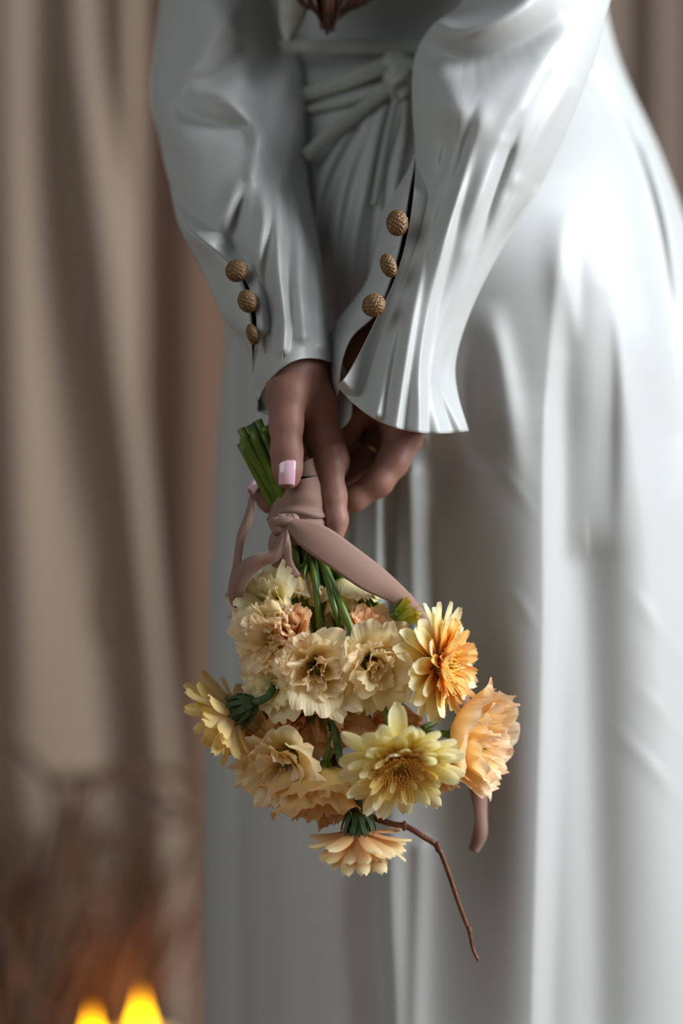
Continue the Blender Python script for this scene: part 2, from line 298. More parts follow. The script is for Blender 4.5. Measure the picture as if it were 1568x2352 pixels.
# --- sleeves
def build_sleeve(rowsp, st, deps, n=150):
    """each row of the sleeve: front edge L, middle M, outer R, inner silhouette Lb, button edge B, and the hidden back middle K (pixels), axis depth, front and back bulge"""
    A = crom([[q for p in r[0] for q in p]+list(r[1]) for r in rowsp], n)
    ns, nb, nl = 130, 50, 16; V = []
    s = np.linspace(0, 1, ns); b = np.linspace(0, 1, nb+1)[1:]; l = np.linspace(0, 1, nl+1)[1:]
    def quad(p, m, q, t):
        c = 2*m-0.5*(p+q); return ((1-t)**2)[:, None]*p+(2*t*(1-t))[:, None]*c+(t**2)[:, None]*q
    PXY = []; Y = []
    for i in range(n):
        L, M, R, Lb, Bt, Kk = [A[i, 2*j:2*j+2] for j in range(6)]; yc, df, db = A[i, 12:15]
        op = min(1, np.hypot(*(Bt-Lb))/40); f = quad(L, M, R, s); yf = yc-df*np.maximum(np.sin(np.pi*s)**0.75, op*0.74*(1-s)**0.8)-0.002*(1-s)
        bk = quad(R, Kk, Lb, b); yb = yc+db*np.sin(np.pi*b)**0.75
        lf = Lb+(Bt-Lb)*l[:, None]; yl = yc-df*0.62*np.sin(np.pi*l*0.5)*min(1, np.hypot(*(Bt-Lb))/40)
        PXY.append(np.vstack([f, bk, lf])); Y.append(np.concatenate([yf, yb, yl]))
    PXY = np.array(PXY); Y = np.array(Y)
    d = strokes(PXY[:, :ns, 0], PXY[:, :ns, 1], st); Y[:, :ns] -= d
    k = S*(D+Y)/D; V = np.stack([(PXY[..., 0]-784)*k, Y, ZC+(1176-PXY[..., 1])*k], -1)
    return V.reshape(-1, 3), gridf(n, ns+nb+nl, False)
def rw(L, M, R, yc, df, db, Lb=None, B=None, K=None):
    Lb = Lb or L; B = B or L; K = K or ((R[0]+Lb[0])/2, (R[1]+Lb[1])/2)
    return ((L, M, R, Lb, B, K), (yc, df, db))
rrows = [rw((1090, -900), (1200, -920), (1330, -930), .20, .06, .06), rw((1100, -500), (1240, -520), (1400, -500), .15, .065, .06),
         rw((1085, -120), (1240, -120), (1422, -120), .082, .052, .06), rw((1062, 0), (1222, 0), (1400, 0), .070, .052, .06), rw((990, 62), (1175, 85), (1384, 62), .060, .052, .06), rw((952, 135), (1130, 170), (1362, 140), .052, .050, .06),
         rw((947, 240), (1105, 275), (1322, 245), .044, .048, .06), rw((954, 350), (1085, 365), (1275, 360), .042, .046, .05), rw((950, 440), (1065, 450), (1225, 455), .044, .048, .04, (902, 455), (940, 446)),
         rw((934, 545), (1025, 545), (1163, 552), .05, .055, .028, (868, 548), (925, 543)), rw((907, 640), (985, 642), (1108, 652), .045, .05, .026, (840, 650), (901, 635)),
         rw((868, 725), (945, 745), (1068, 745), .04, .047, .026, (768, 748), (866, 718), (930, 760)), rw((827, 808), (920, 850), (1045, 832), .036, .046, .028, (752, 800), (812, 770), (910, 850)),
         rw((797, 860), (912, 925), (1050, 905), .033, .046, .03, (757, 870), (787, 825), (910, 915)), rw((775, 886), (900, 980), (1075, 990), .03, .046, .034, (772, 915), (778, 895), (915, 955))]
rst = [([(868, 735), (825, 812), (790, 866), (772, 888)], [0, 4, 9, 12], 60, 60), ([(972, 440), (957, 540), (934, 640), (906, 750), (882, 860), (865, 950)], [0, 6, 6, 7, 8, 11], 26, 14), ([(1003, 330), (997, 450), (968, 600), (945, 720), (925, 850), (908, 985)], [0, 6, 7, 8, 9, 12], 30, 14),
       ([(1088, 290), (1052, 430), (1032, 500), (1008, 600), (976, 730), (960, 850), (962, 995)], [0, 8, 9, 9, 9, 10, 13], 32, 14), ([(1168, 310), (1112, 450), (1082, 560), (1050, 660), (1002, 770), (987, 880), (1012, 995)], [0, 8, 9, 9, 9, 10, 13], 32, 13),
       ([(1200, 400), (1150, 490), (1100, 600), (1040, 740), (1008, 840), (1020, 900), (1062, 988)], [0, 6, 7, 7, 8, 8, 9], 18, 10), ([(1228, 440), (1132, 590), (1072, 700), (1036, 820), (1034, 880), (1068, 960)], 3, 8, 8),
       ([(985, 30), (1040, 72), (1110, 58), (1200, 10), (1260, -60)], [10, 20, 20, 16, 8], 34, 24), ([(1000, 125), (1090, 140), (1200, 100), (1290, 40)], [-8, -16, -14, -5], 36, 36), ([(1010, 175), (1035, 240), (1080, 270)], [4, 9, 5], 44, 44),
       ([(1035, 250), (1024, 350), (1000, 420), (985, 500)], [0, -4, -3, 0], 16, 12), ([(1095, 230), (1062, 360), (1030, 470), (1005, 560)], [0, -6, -4, 0], 18, 14), ([(1200, 250), (1160, 370), (1110, 490), (1070, 580)], [0, -7, -5, 0], 20, 14), ([(1250, 150), (1190, 260), (1170, 320)], 3, 30, 20),
       ([(1300, 200), (1230, 330), (1190, 420)], 3, 20, 14)]
lrows = [rw((420, -900), (520, -900), (620, -900), .26, .08, .06), rw((400, -450), (520, -450), (640, -450), .22, .08, .06), rw((372, -80), (500, -80), (640, -90), .19, .07, .05), rw((366, 20), (505, 20), (652, 10), .175, .065, .05),
         rw((354, 120), (520, 125), (684, 110), .16, .055, .05), rw((346, 225), (525, 232), (697, 215), .14, .055, .045), rw((367, 320), (540, 330), (700, 320), .12, .055, .04), rw((390, 420), (562, 425), (706, 420), .10, .052, .035),
         rw((440, 525), (605, 520), (722, 515), .08, .05, .03, (412, 520), (440, 525)), rw((552, 625), (650, 632), (742, 628), .06, .044, .03, (468, 628), (543, 618)), rw((588, 720), (672, 722), (752, 718), .048, .042, .028, (510, 725), (575, 714)),
         rw((585, 795), (672, 772), (759, 775), .04, .042, .03, (560, 786), (579, 790), (670, 820)), rw((583, 865), (670, 805), (769, 812), .036, .042, .004, (584, 860), (583, 862), (735, 900)), rw((593, 920), (668, 832), (776, 838), .034, .043, -.012, (592, 945), (592, 930), (788, 980))]
lst = [([(650, 110), (605, 190), (585, 265)], [-8, -16, -10], 42, 34), ([(560, 120), (490, 185), (440, 205)], [-6, -10, -5], 22, 30), ([(425, 205), (520, 228), (575, 280), (595, 320)], [5, 10, 10, 6], 20, 18), ([(420, 265), (500, 290), (565, 300)], [-5, -10, -8], 22, 22),
       ([(592, 320), (580, 400), (525, 480), (485, 560)], [6, 8, 7, 5], 22, 16), ([(565, 420), (545, 490), (535, 570)], [-4, -10, -6], 14, 12), ([(380, 100), (370, 200), (410, 330)], 6, 22, 30), ([(520, 60), (440, 150)], 6, 40, 30),
       ([(440, 340), (450, 440), (480, 540)], 5, 40, 40), ([(600, 400), (608, 500), (592, 600), (602, 700), (608, 790)], [0, 8, 10, 9, 7], 18, 11), ([(640, 380), (640, 500), (640, 620), (652, 740), (650, 800)], [0, 8, 10, 9, 6], 18, 11),
       ([(668, 400), (690, 550), (690, 650), (700, 770)], [0, 8, 9, 7], 18, 11), ([(695, 450), (725, 600), (735, 700), (742, 790)], [0, 8, 9, 7], 16, 10), ([(690, 250), (660, 400)], 5, 20, 20), ([(610, 860), (640, 800), (650, 760)], 3, 16, 16)]
def sleeve(rws, st, label):
    V, F = build_sleeve(rws, st, None); o = addp('sleeve', mesh('sleeve', V, F), satin, label=label)
    m = o.modifiers.new('cloth', 'SOLIDIFY'); m.thickness = 0.0009; m.offset = 0; return o
sr = sleeve(rrows, rst, 'white satin right sleeve with a flared pleated cuff')
sl = sleeve(lrows, lst, 'white satin left sleeve with a narrow cuff')
# --- corded buttons
def button(parent, px, py, y, rx, rz, tilt, ry=0.006):
    def fn(t, q): return 0.07*math.sin(17*t+2.2*math.sin(9*q))*abs(math.sin(t))**0.5+0.05*math.sin(26*q+7*t)*math.sin(t)
    V, F, U = ellipsoid((0, 0, 0), (rx, ry, rz), 72, 44, fn); c = P(px, py, y); R = Matrix.Rotation(tilt, 3, 'Y')
    V = [R @ Vector(v)+c for v in V]; o = link('button', mesh('button', V, F), btnm); o.parent = parent; o['label'] = 'gold brown corded button'
    V, F, U = tube([tuple(c+Vector((0.003, 0.002, -0.003))), tuple(c+Vector((0.006, 0.004, -0.008))), tuple(c+Vector((0.009, 0.005, -0.013)))], [0.0016, 0.0018, 0.0012], 8, 8)
for a in [(912, 512, -.010, .0066, .0082, 0.0), (892, 610, -.016, .0048, .0076, -0.35), (858, 701, -.020, .0072, .0070, -0.6)]: button(sr, *a)
for a in [(543, 622, .016, .0068, .0072, 0.0), (568, 692, .008, .0058, .0074, -0.3), (580, 768, .004, .0036, .0068, -0.3)]: button(sl, *a)
# --- ties round the waist
def strip(pairs, n=40, m=9, bulge=0.002, th=0.0007):
    A = crom([tuple(P(*a)) for a, b in pairs], n); Bq = crom([tuple(P(*b)) for a, b in pairs], n)
    u = np.linspace(0, 1, m); V = []; U = []
    for i in range(n):
        d = Bq[i]-A[i]; tn = (A[min(i+1, n-1)]-A[max(i-1, 0)]); nn = np.cross(d, tn); nn /= np.linalg.norm(nn)+1e-9
        if nn[1] > 0: nn = -nn
        for j in range(m):
            V.append(A[i]+d*u[j]+nn*bulge*math.sin(math.pi*u[j])); U.append((u[j], i/(n-1)))
    return V, gridf(n, m), U
def addstrip(name, pairs, mt, parent, bulge=0.0008, th=0.0008, label=None, n=40):
    V, F, U = strip(pairs, n, 9, bulge); o = link(name, mesh(name, V, F, uv=U), mt); o.parent = parent
    s = o.modifiers.new('thickness', 'SOLIDIFY'); s.thickness = th; s.offset = 0
    if label: o['label'] = label
    return o
yw = .136
addstrip('waist_tie', [((640, 92, yw), (650, 122, yw)), ((820, 92, yw-.008), (825, 124, yw-.008)), ((1010, 88, yw-.012), (1010, 120, yw-.012))], tiefab, dress, label='ivory fabric tie')
addstrip('waist_tie', [((690, 205, yw), (700, 235, yw)), ((800, 165, yw-.006), (812, 200, yw-.006)), ((900, 120, yw-.012), (930, 150, yw-.012))], tiefab, dress)
addstrip('waist_tie', [((692, 348, .099), (708, 372, .099)), ((780, 268, .110), (800, 296, .110)), ((890, 192, .118), (908, 212, .118))], tiefab, dress, bulge=0.0015)
addstrip('waist_tie', [((700, 245, yw-.005), (704, 262, yw-.005)), ((800, 225, .124), (806, 240, .124)), ((905, 182, .118), (912, 198, .118))], tiefab, dress)
addstrip('tie_end', [((908, 205, .115), (922, 205, .115)), ((878, 330, .097), (894, 333, .097)), ((852, 470, .080), (868, 472, .080))], tiefab, dress, bulge=0.001)
addstrip('tie_end', [((926, 205, .115), (938, 205, .115)), ((918, 330, .097), (932, 333, .097)), ((898, 430, .084), (912, 433, .084))], tiefab, dress, bulge=0.001)
V, F, U = ellipsoid((0, 0, 0), (.010, .008, .012), 32, 20, lambda t, q: 0.16*math.sin(3*q+4*t)+0.1*math.sin(5*t)); c = P(918, 185, .112)
o = link('tie_knot', mesh('tie_knot', [Vector(v)+c for v in V], F), tiefab); o.parent = dress
V, F, U = ellipsoid((0, 0, 0), (.016, .004, .007), 32, 20, lambda t, q: 0.1*math.sin(2*q+3*t)); c = P(925, 150, .112)
o = link('tie_loop', mesh('tie_loop', [Matrix.Rotation(0.4, 3, 'Y') @ Vector(v)+c for v in V], F), tiefab); o.parent = dress
addstrip('collar_end', [((628, -120, .12), (760, -120, .12)), ((640, 0, .10), (715, 0, .10)), ((643, 60, .10), (695, 50, .10)), ((655, 98, .10), (668, 95, .10))], tiefab, dress, bulge=0.003)
# --- hair hanging down the back
def hair():
    parts = []
    for i in range(90):
        a = rng.uniform(-1, 1); b = rng.uniform(-1, 1); tip = (752+a*14+rng.normal()*7, 92-abs(a)*70-rng.uniform(0, 30))
        pts = [P(790+a*230, -1150, .13+.02*b), P(775+a*140, -500, .10+.02*b), P(768+a*110, -120, .09+.018*b), P(765+a*72, 0, .086+.012*b), P(*tip, .086+.006*b)]
        parts.append(tube([tuple(p) for p in pts], [.013, .010, .006, .0034, .0005], 7, 26))
    V, F, U = joinm(parts); o = addp('hair', mesh('hair', V, F), hairm, label='long auburn hair'); o['kind'] = 'stuff'
hair()
# ------------------------------------------------------------------ body: arms and hands as one smooth surface
def pv(a): return np.array(P(*a[:3]))
def sdf_eval(groups, X, kin):
    tot = np.full(X.shape[:-1], 1e3)
    for segs, kg in groups:
        g = np.full(X.shape[:-1], 1e3)
        for a, b, ra, rb in segs:
            ab = b-a; t = np.clip(((X-a)@ab)/(ab@ab+1e-12), 0, 1); dd = np.linalg.norm(X-a-t[..., None]*ab, axis=-1)-(ra+(rb-ra)*t)
            h = np.clip(0.5+0.5*(dd-g)/kin, 0, 1); g = dd*(1-h)+g*h-kin*h*(1-h)
        h = np.clip(0.5+0.5*(g-tot)/kg, 0, 1); tot = g*(1-h)+tot*h-kg*h*(1-h)
    return tot
def surface_nets(groups, cell, kin, pad=0.012):
    ends = np.array([e for segs, k in groups for a, b, ra, rb in segs for e in (a-ra, a+ra, b-rb, b+rb)])
    lo = ends.min(0)-pad; hi = ends.max(0)+pad; n = np.ceil((hi-lo)/cell).astype(int)+1
    ax = [lo[i]+cell*np.arange(n[i]) for i in range(3)]
    Dv = np.empty(n, np.float32)
    for i in range(0, n[0], 16):
        X = np.stack(np.meshgrid(ax[0][i:i+16], ax[1], ax[2], indexing='ij'), -1); Dv[i:i+16] = sdf_eval(groups, X, kin)
    ins = Dv < 0; cs = np.zeros(n-1, int)
    offs = [(i, j, k) for i in (0, 1) for j in (0, 1) for k in (0, 1)]
    sl_ = lambda A, o: A[o[0]:n[0]-1+o[0], o[1]:n[1]-1+o[1], o[2]:n[2]-1+o[2]]
    cnt = sum(sl_(ins, o).astype(int) for o in offs); act = (cnt > 0) & (cnt < 8)
    acc = np.zeros((*(n-1), 3)); num = np.zeros(n-1)
    for o1 in offs:
        for d in range(3):
            if o1[d] == 0:
                o2 = tuple(o1[i]+(i == d) for i in range(3)); a, b = sl_(Dv, o1), sl_(Dv, o2); cr = (a < 0) != (b < 0)
                t = np.where(cr, a/np.where(cr, a-b, 1), 0); p = np.zeros((*(n-1), 3)); p[...] = o1; p[..., d] += t
                acc += np.where(cr[..., None], p, 0); num += cr
    idx = np.full(n-1, -1); idx[act] = np.arange(act.sum()); g = np.argwhere(act)
    V = lo+cell*(g+acc[act]/num[act][:, None]); F = []
    for d in range(3):
        e1, e2 = (d+1) % 3, (d+2) % 3; o2 = [0, 0, 0]; o2[d] = 1
        A = ins[:n[0]-o2[0], :n[1]-o2[1], :n[2]-o2[2]]; Bq = ins[o2[0]:, o2[1]:, o2[2]:]
        w = np.argwhere(A != Bq); w = w[(w[:, e1] > 0) & (w[:, e2] > 0) & (w[:, e1] < n[e1]-1) & (w[:, e2] < n[e2]-1)]
        q = []
        for s1, s2 in ((1, 1), (0, 1), (0, 0), (1, 0)):
            c = w.copy(); c[:, e1] -= s1; c[:, e2] -= s2; q.append(idx[c[:, 0], c[:, 1], c[:, 2]])
        q = np.stack(q, 1); fl = A[w[:, 0], w[:, 1], w[:, 2]]; q[~fl] = q[~fl][:, ::-1]; F.append(q)
    F = np.concatenate(F); F = F[(F >= 0).all(1)]
    for _ in range(3):                     # relax the grid steps
        s = np.zeros_like(V); c = np.zeros(len(V))
        for i in range(4):
            a, b = F[:, i], F[:, (i+1) % 4]; np.add.at(s, a, V[b]); np.add.at(c, a, 1); np.add.at(s, b, V[a]); np.add.at(c, b, 1)
        V = V*0.5+0.5*s/np.maximum(c, 1)[:, None]
    return V, F
def chain(pts): return [(pv(pts[i]), pv(pts[i+1]), pts[i][3]/1000, pts[i+1][3]/1000) for i in range(len(pts)-1)]
def seg(a, b): return (pv(a), pv(b), a[3]/1000, b[3]/1000)
lw = (677, 790, .036, 17)
left = [(chain([(520, 330, .125, 27), (610, 560, .078, 23), lw])
         + [seg(lw, (722, 930, .024, 14)), seg(lw, (738, 945, .042, 14)), seg(lw, (745, 945, .058, 13)), seg(lw, (735, 930, .072, 12)), seg((662, 850, .024, 14.5), (738, 950, .040, 13))], .010),
        (chain([(672, 850, .018, 17), (660, 905, .006, 13.2), (657, 975, -.003, 10.2), (658, 1040, -.007, 9.6), (660, 1082, -.008, 8.6), (661, 1100, -.0085, 6.6)]), .012),
        (chain([(722, 925, .022, 13.5), (738, 1000, .020, 11.5), (752, 1070, .018, 10), (763, 1140, .015, 8.6), (771, 1195, .012, 7.2), (773, 1228, .010, 5.0)]), .005),
        (chain([(738, 945, .042, 13), (765, 1060, .046, 9.6), (750, 1150, .050, 8.6), (700, 1190, .046, 7.6), (668, 1200, .042, 6.2)]), .004),
        (chain([(745, 945, .058, 12), (775, 1040, .066, 9), (750, 1110, .068, 8), (705, 1130, .06, 7)]), .004),
        (chain([(735, 930, .072, 11), (760, 1000, .08, 8), (735, 1060, .08, 7), (700, 1080, .072, 6)]), .004)]
rwst = (852, 805, .047, 16.5)
right = [(chain([(1120, 330, .075, 28), (985, 600, .060, 21), rwst])
          + [seg(rwst, (926, 985, .058, 13)), seg(rwst, (890, 975, .076, 13)), seg(rwst, (850, 960, .088, 12)), seg(rwst, (820, 945, .094, 12)), seg((905, 925, .056, 15), (924, 1005, .055, 11.5))], .009),
         (chain([(922, 1005, .054, 12), (902, 1060, .047, 10), (868, 1108, .042, 9), (812, 1146, .042, 8), (762, 1162, .045, 6.6)]), .006),
         (chain([(890, 980, .076, 12), (846, 1054, .066, 9), (760, 1120, .062, 8.6), (680, 1152, .052, 8.2), (622, 1150, .042, 7.6), (588, 1122, .036, 6.0)]), .004),
         (chain([(850, 965, .088, 11), (800, 1040, .082, 9), (720, 1090, .078, 8.4), (650, 1105, .064, 7)]), .004),
         (chain([(820, 950, .094, 11), (760, 1000, .096, 9), (700, 1030, .090, 8.4), (650, 1040, .078, 7)]), .004),
         (chain([(848, 900, .062, 13), (818, 950, .060, 10), (792, 995, .062, 8.6), (778, 1035, .066, 6.6)]), .006)]
V1, F1 = surface_nets(left, .0014, .006); V2, F2 = surface_nets(right, .0014, .006)
def w3(x, y, z, r): return (x, y, z, r)
def ws(a, b): return (np.array(a[:3]), np.array(b[:3]), a[3], b[3])
cx = P(1040, 0, .25).x; 
tor = [([ws((cx, .25, .92, .115), (cx-.02, .25, 1.08, .09)), ws((cx-.02, .25, 1.08, .09), (cx-.03, .24, 1.28, .10)), ws((cx-.15, .25, 1.36, .055), (cx+.12, .22, 1.36, .055)), ws((cx-.03, .24, 1.38, .05), (cx-.03, .23, 1.5, .05)),
         ws((cx-.03, .22, 1.58, .085), (cx-.03, .24, 1.64, .085)), ws((cx-.03, .30, 1.52, .03), (cx-.03, .29, 1.56, .06)), ws((cx-.03, .325, 1.585, .012), (cx-.03, .315, 1.61, .008)),
         ws((cx-.07, .25, .9, .095), (cx-.07, .25, .48, .055)), ws((cx-.07, .25, .48, .055), (cx-.07, .24, .08, .035)), ws((cx-.07, .24, .05, .035), (cx-.07, .40, .03, .025)),
         ws((cx+.07, .25, .9, .095), (cx+.07, .25, .48, .055)), ws((cx+.07, .25, .48, .055), (cx+.07, .24, .08, .035)), ws((cx+.07, .24, .05, .035), (cx+.07, .40, .03, .025)),
         (np.array((cx-.16, .25, 1.36)), pv((520, 330, .125)), .035, .022), (np.array((cx+.13, .22, 1.36)), pv((1120, 330, .075)), .035, .024)], .03)]
V3, F3 = surface_nets(tor, .009, .03)
Vb = np.vstack([V1, V2, V3]); Fb = np.vstack([F1, F2+len(V1), F3+len(V1)+len(V2)])
addp('body', mesh('body', Vb, Fb.tolist()), skin)
# nails
def nail(c, wdt, hgt, rad, yaw, pitch, roll, label):
    V = []; nu, nv = 13, 15
    for i in range(nv):
        v = i/(nv-1)
        for j in range(nu):
            u = j/(nu-1)*2-1
            sh = 1-0.10*v if v > 0.15 else 0.80+0.20*math.sqrt(v/0.15)
            a = u*sh*wdt/2/rad; z = hgt*(0.5-v)-0.0006*u*u*(1 if v > .5 else -1)
            V.append(Vector((rad*math.sin(a), rad*(1-math.cos(a))+0.0012*(2*v-1)**2, z)))
    R = Matrix.Rotation(yaw, 3, 'Z') @ Matrix.Rotation(roll, 3, 'Y') @ Matrix.Rotation(pitch, 3, 'X')
    o = addp('fingernail', mesh('fingernail', [R @ v+c for v in V], gridf(nv, nu)), nailm, label=label); s = o.modifiers.new('t', 'SOLIDIFY'); s.thickness = 0.0009; s.offset = 0
nail(P(659, 1085, -.0186), .0116, .0152, .0078, 0.0, 0.0, 0.04, 'pearly pink thumb nail')
nail(P(583, 1114, .0300), .0075, .0100, .0062, -0.5, 0.0, 0.7, 'pink fingertip nail')
# ring
V = []; c = P(852, 1044, .0672); ax = (P(846, 1054, .066)-P(890, 980, .076)).normalized(); q = ax.to_track_quat('Z', 'Y')
for i in range(32):
    for j in range(8):
        a = 2*math.pi*i/32; b = 2*math.pi*j/8; V.append(q @ Vector(((.0104+.0011*math.cos(b))*math.cos(a), (.0104+.0011*math.cos(b))*math.sin(a), .0014*math.sin(b)))+c)
F = [(i*8+j, i*8+(j+1) % 8, ((i+1) % 32)*8+(j+1) % 8, ((i+1) % 32)*8+j) for i in range(32) for j in range(8)]
addp('finger_ring', mesh('finger_ring', V, F), goldm, label='thin gold ring')
# ------------------------------------------------------------------ the flowers
BG = 'flowers of the hand-tied bouquet'
lis = {}
crm = dict(cream=petalmat('lisianthus_cream', [(0.0, (0.60, 0.50, 0.10)), (0.3, (0.93, 0.76, 0.32)), (0.75, (0.97, 0.86, 0.58)), (0.92, (0.96, 0.80, 0.56)), (1.0, (0.92, 0.64, 0.45))]),
           peach=petalmat('lisianthus_peach', [(0.0, (0.55, 0.42, 0.10)), (0.3, (0.84, 0.58, 0.22)), (0.7, (0.88, 0.62, 0.36)), (1.0, (0.76, 0.42, 0.26))]),
           yellow=petalmat('lisianthus_yellow', [(0.0, (0.45, 0.45, 0.08)), (0.3, (0.86, 0.66, 0.18)), (0.7, (0.90, 0.68, 0.30)), (1.0, (0.82, 0.50, 0.28))]),
           apricot=petalmat('lisianthus_apricot', [(0.0, (0.50, 0.50, 0.08)), (0.3, (0.90, 0.64, 0.16)), (0.62, (0.95, 0.74, 0.38)), (0.85, (0.96, 0.80, 0.58)), (1.0, (0.92, 0.62, 0.42))]),
           pale=petalmat('lisianthus_pale', [(0.0, (0.45, 0.52, 0.12)), (0.3, (0.94, 0.88, 0.48)), (0.75, (0.97, 0.91, 0.64)), (1.0, (0.92, 0.72, 0.50))]))
def lis_petal(L, W, p0, p1, ruf, seed, roll=0.95):
    """broad cupped petal: smooth face, rim rolled outwards and finely frilled"""
    r_ = np.random.default_rng(seed); nv, nu = 22, 35; v = np.linspace(0, 1, nv); u = np.linspace(-1, 1, nu)
    ph = r_.uniform(0, 6.28, 10); fr = r_.uniform(3.2, 5.2); lean = r_.normal()*0.12; tw = r_.normal()*0.25
    sm = np.clip((v-.62)/.38, 0, 1)**2
    phi = p0+(p1-p0)*v**1.3+roll*sm*r_.uniform(.5, 1.2)
    r = 0.002+np.concatenate([[0], np.cumsum(np.sin((phi[1:]+phi[:-1])/2))])*L/(nv-1); z = np.concatenate([[0], np.cumsum(np.cos((phi[1:]+phi[:-1])/2))])*L/(nv-1)
    wv = W*(0.16+1.0*np.sin(v*math.pi*0.62)**1.0)
    edge = np.array([0.05*math.sin(7*x+ph[0])+0.04*math.sin(15*x+ph[1])+0.018*math.sin(37*x+ph[2])+0.014*r_.normal() for x in u])
    V = []; U = []
    for i in range(nv):
        for j in range(nu):
            uu = u[j]; vi = v[i]*(1-0.22*uu**2*v[i]+edge[j]*v[i]**3)
            ri = np.interp(vi, v, r); zi = np.interp(vi, v, z); fi = np.interp(vi, v, phi); wi = np.interp(vi, v, wv)
            a = uu*wi/(ri*0.42+0.0105)
            rim = max(vi**6, 0.75*abs(uu)**5*min(1, vi*1.3))
            dn = ruf*rim*(math.sin(fr*uu+ph[3])+0.55*math.sin(2.4*fr*uu+ph[4])+0.30*math.sin(5.3*fr*uu+ph[5])+0.5*math.sin(14*vi+ph[6])*abs(uu)**3)
            dn += 0.0016*vi**1.5*math.sin(2.6*uu+ph[7])+0.0008*math.sin(4*uu+6*vi+ph[8])-0.0035*uu*uu*vi*math.sin(fi)+tw*0.006*uu*vi*vi
            rr = ri+dn*math.cos(fi); zz = zi-dn*math.sin(fi)
            V.append((rr*math.cos(a+lean*vi), rr*math.sin(a+lean*vi), zz)); U.append((uu*0.5+0.5, min(1, max(vi-.06, 0)+0.16*abs(uu)**6*vi)))
    return mesh('petal', V, gridf(nv, nu), uv=U)
R_ = math.radians
LAY = {'open': [(5, .037, .0185, 34, 60, .0026), (4, .035, .0175, 26, 42, .0028), (3, .032, .0150, 16, 26, .0028), (3, .027, .0115, 8, 10, .0026), (2, .019, .007, 2, 4, .0018)],
       'half': [(5, .037, .0185, 32, 34, .0026), (4, .036, .0175, 22, 26, .0027), (3, .033, .0150, 12, 16, .0027), (3, .028, .0115, 4, 4, .0024)],
       'bowl': [(5, .041, .0200, 84, 0, .0026), (4, .039, .0180, 64, 0, .0027), (4, .035, .0155, 40, 4, .0027), (3, .029, .0115, 18, 4, .0024)],
       'cup':  [(5, .036, .0180, 30, 20, .0018), (4, .036, .0165, 20, 18, .0020), (3, .032, .0140, 8, 10, .002)]}
pool = {}
def pool_petal(kind, li, v, mk):
    k = (kind, li, v, mk)
    if k not in pool:
        n, L, W, a, b, ru = LAY[kind][li]
        base = (kind, li, v)
        if base not in pool: pool[base] = lis_petal(L, W, R_(a), R_(b), ru, hash_(kind)+li*10+v)
        me = pool[base].copy(); me.materials.append(crm[mk]); pool[k] = me
    return pool[k]
def hash_(s): return sum(ord(c)*(i+3) for i, c in enumerate(s))
def frame(d, roll):
    d = Vector(d).normalized(); q = d.to_track_quat('Z', 'Y'); return (q @ Quaternion((0, 0, 1), roll)).to_matrix().to_4x4()
BIND = P(688, 1185, .021)
nst = [0]
def stem_path(base, d, via=None):
    k = nst[0]; nst[0] += 1
    g = math.radians(137.5)*k; rr = .0130*math.sqrt((k+.5)/26)
    axd = (P(705, 1235, .020)-P(600, 985, .019)).normalized(); e1 = Vector((0, 1, 0)); e2 = axd.cross(e1).normalized()
    off = e1*rr*math.cos(g)+e2*rr*math.sin(g)
    bnd = BIND+off; top = P(600, 990, .019)+off*1.3-axd*random.uniform(-.008, .008)
    pts = [base, base-Vector(d).normalized()*0.018]
    if via is not None: pts.append(via)
    else: pts.append((pts[-1]*0.55+bnd*0.45)+Vector((0, 0, .004)))
    pts += [bnd, top]
    return [tuple(p) for p in pts]
def mk_stem(t, base, d, r, via=None, m=None):
    V, F, U = tube(stem_path(base, d, via), [r*1.15, r, r, r*1.05, r*1.4], 9, 34)
    inv = t.matrix_basis.inverted(); o = link('stem', mesh('stem', [inv @ Vector(v) for v in V], F), m or stemm, t); o['label'] = 'green stem'; return o
def lisianthus(px, py, y, d, kind, col, scale, label, roll=None, via=None):
    roll = random.uniform(0, 6.28) if roll is None else roll
    d = Vector(d).normalized(); depth = {'open': .022, 'half': .020, 'bowl': .022, 'cup': .018}[kind]*scale
    t = thing('lisianthus', P(px, py, y)-d*depth, label, 'flower', BG)
    t.matrix_basis = Matrix.Translation(t.location) @ frame(d, roll)
    i0 = random.randrange(3)
    for li, (n, *_) in enumerate(LAY[kind]):
        a0 = random.uniform(0, 6.28)
        for k in range(n):
            o = link('petal', pool_petal(kind, li, (k+i0) % 3, col), None, t)
            s = scale*random.uniform(.88, 1.10)
            o.matrix_basis = Matrix.Rotation(a0+2*math.pi*k/n+random.uniform(-.32, .32), 4, 'Z') @ Matrix.Rotation(random.uniform(-.14, .20), 4, 'Y') @ Matrix.Scale(s, 4)
    V, F = lathe([(.0006, -.006*scale), (.0035*scale, -.004*scale), (.0045*scale, 0), (.0035*scale, .004*scale)], 14); link('calyx', mesh('calyx', V, F), stemm, t)
    for k in range(5):
        V, F, U = tube([(.004*scale, 0, 0), (.008*scale, .001, .008*scale), (.010*scale, .0, .018*scale)], [.0014, .0012, .0004], 6, 8)
        a = 2*math.pi*k/5; link('sepal', mesh('sepal', [Matrix.Rotation(a, 3, 'Z') @ Vector(v) for v in V], F), stemm, t)
    if kind == 'open':
        V, F, U = ellipsoid((0, 0, .014*scale), (.0026, .0026, .005), 12, 8); link('pistil', mesh('pistil', V, F), stemm, t)
    mk_stem(t, t.location-d*.004*scale, d, .0021, via)
    return t
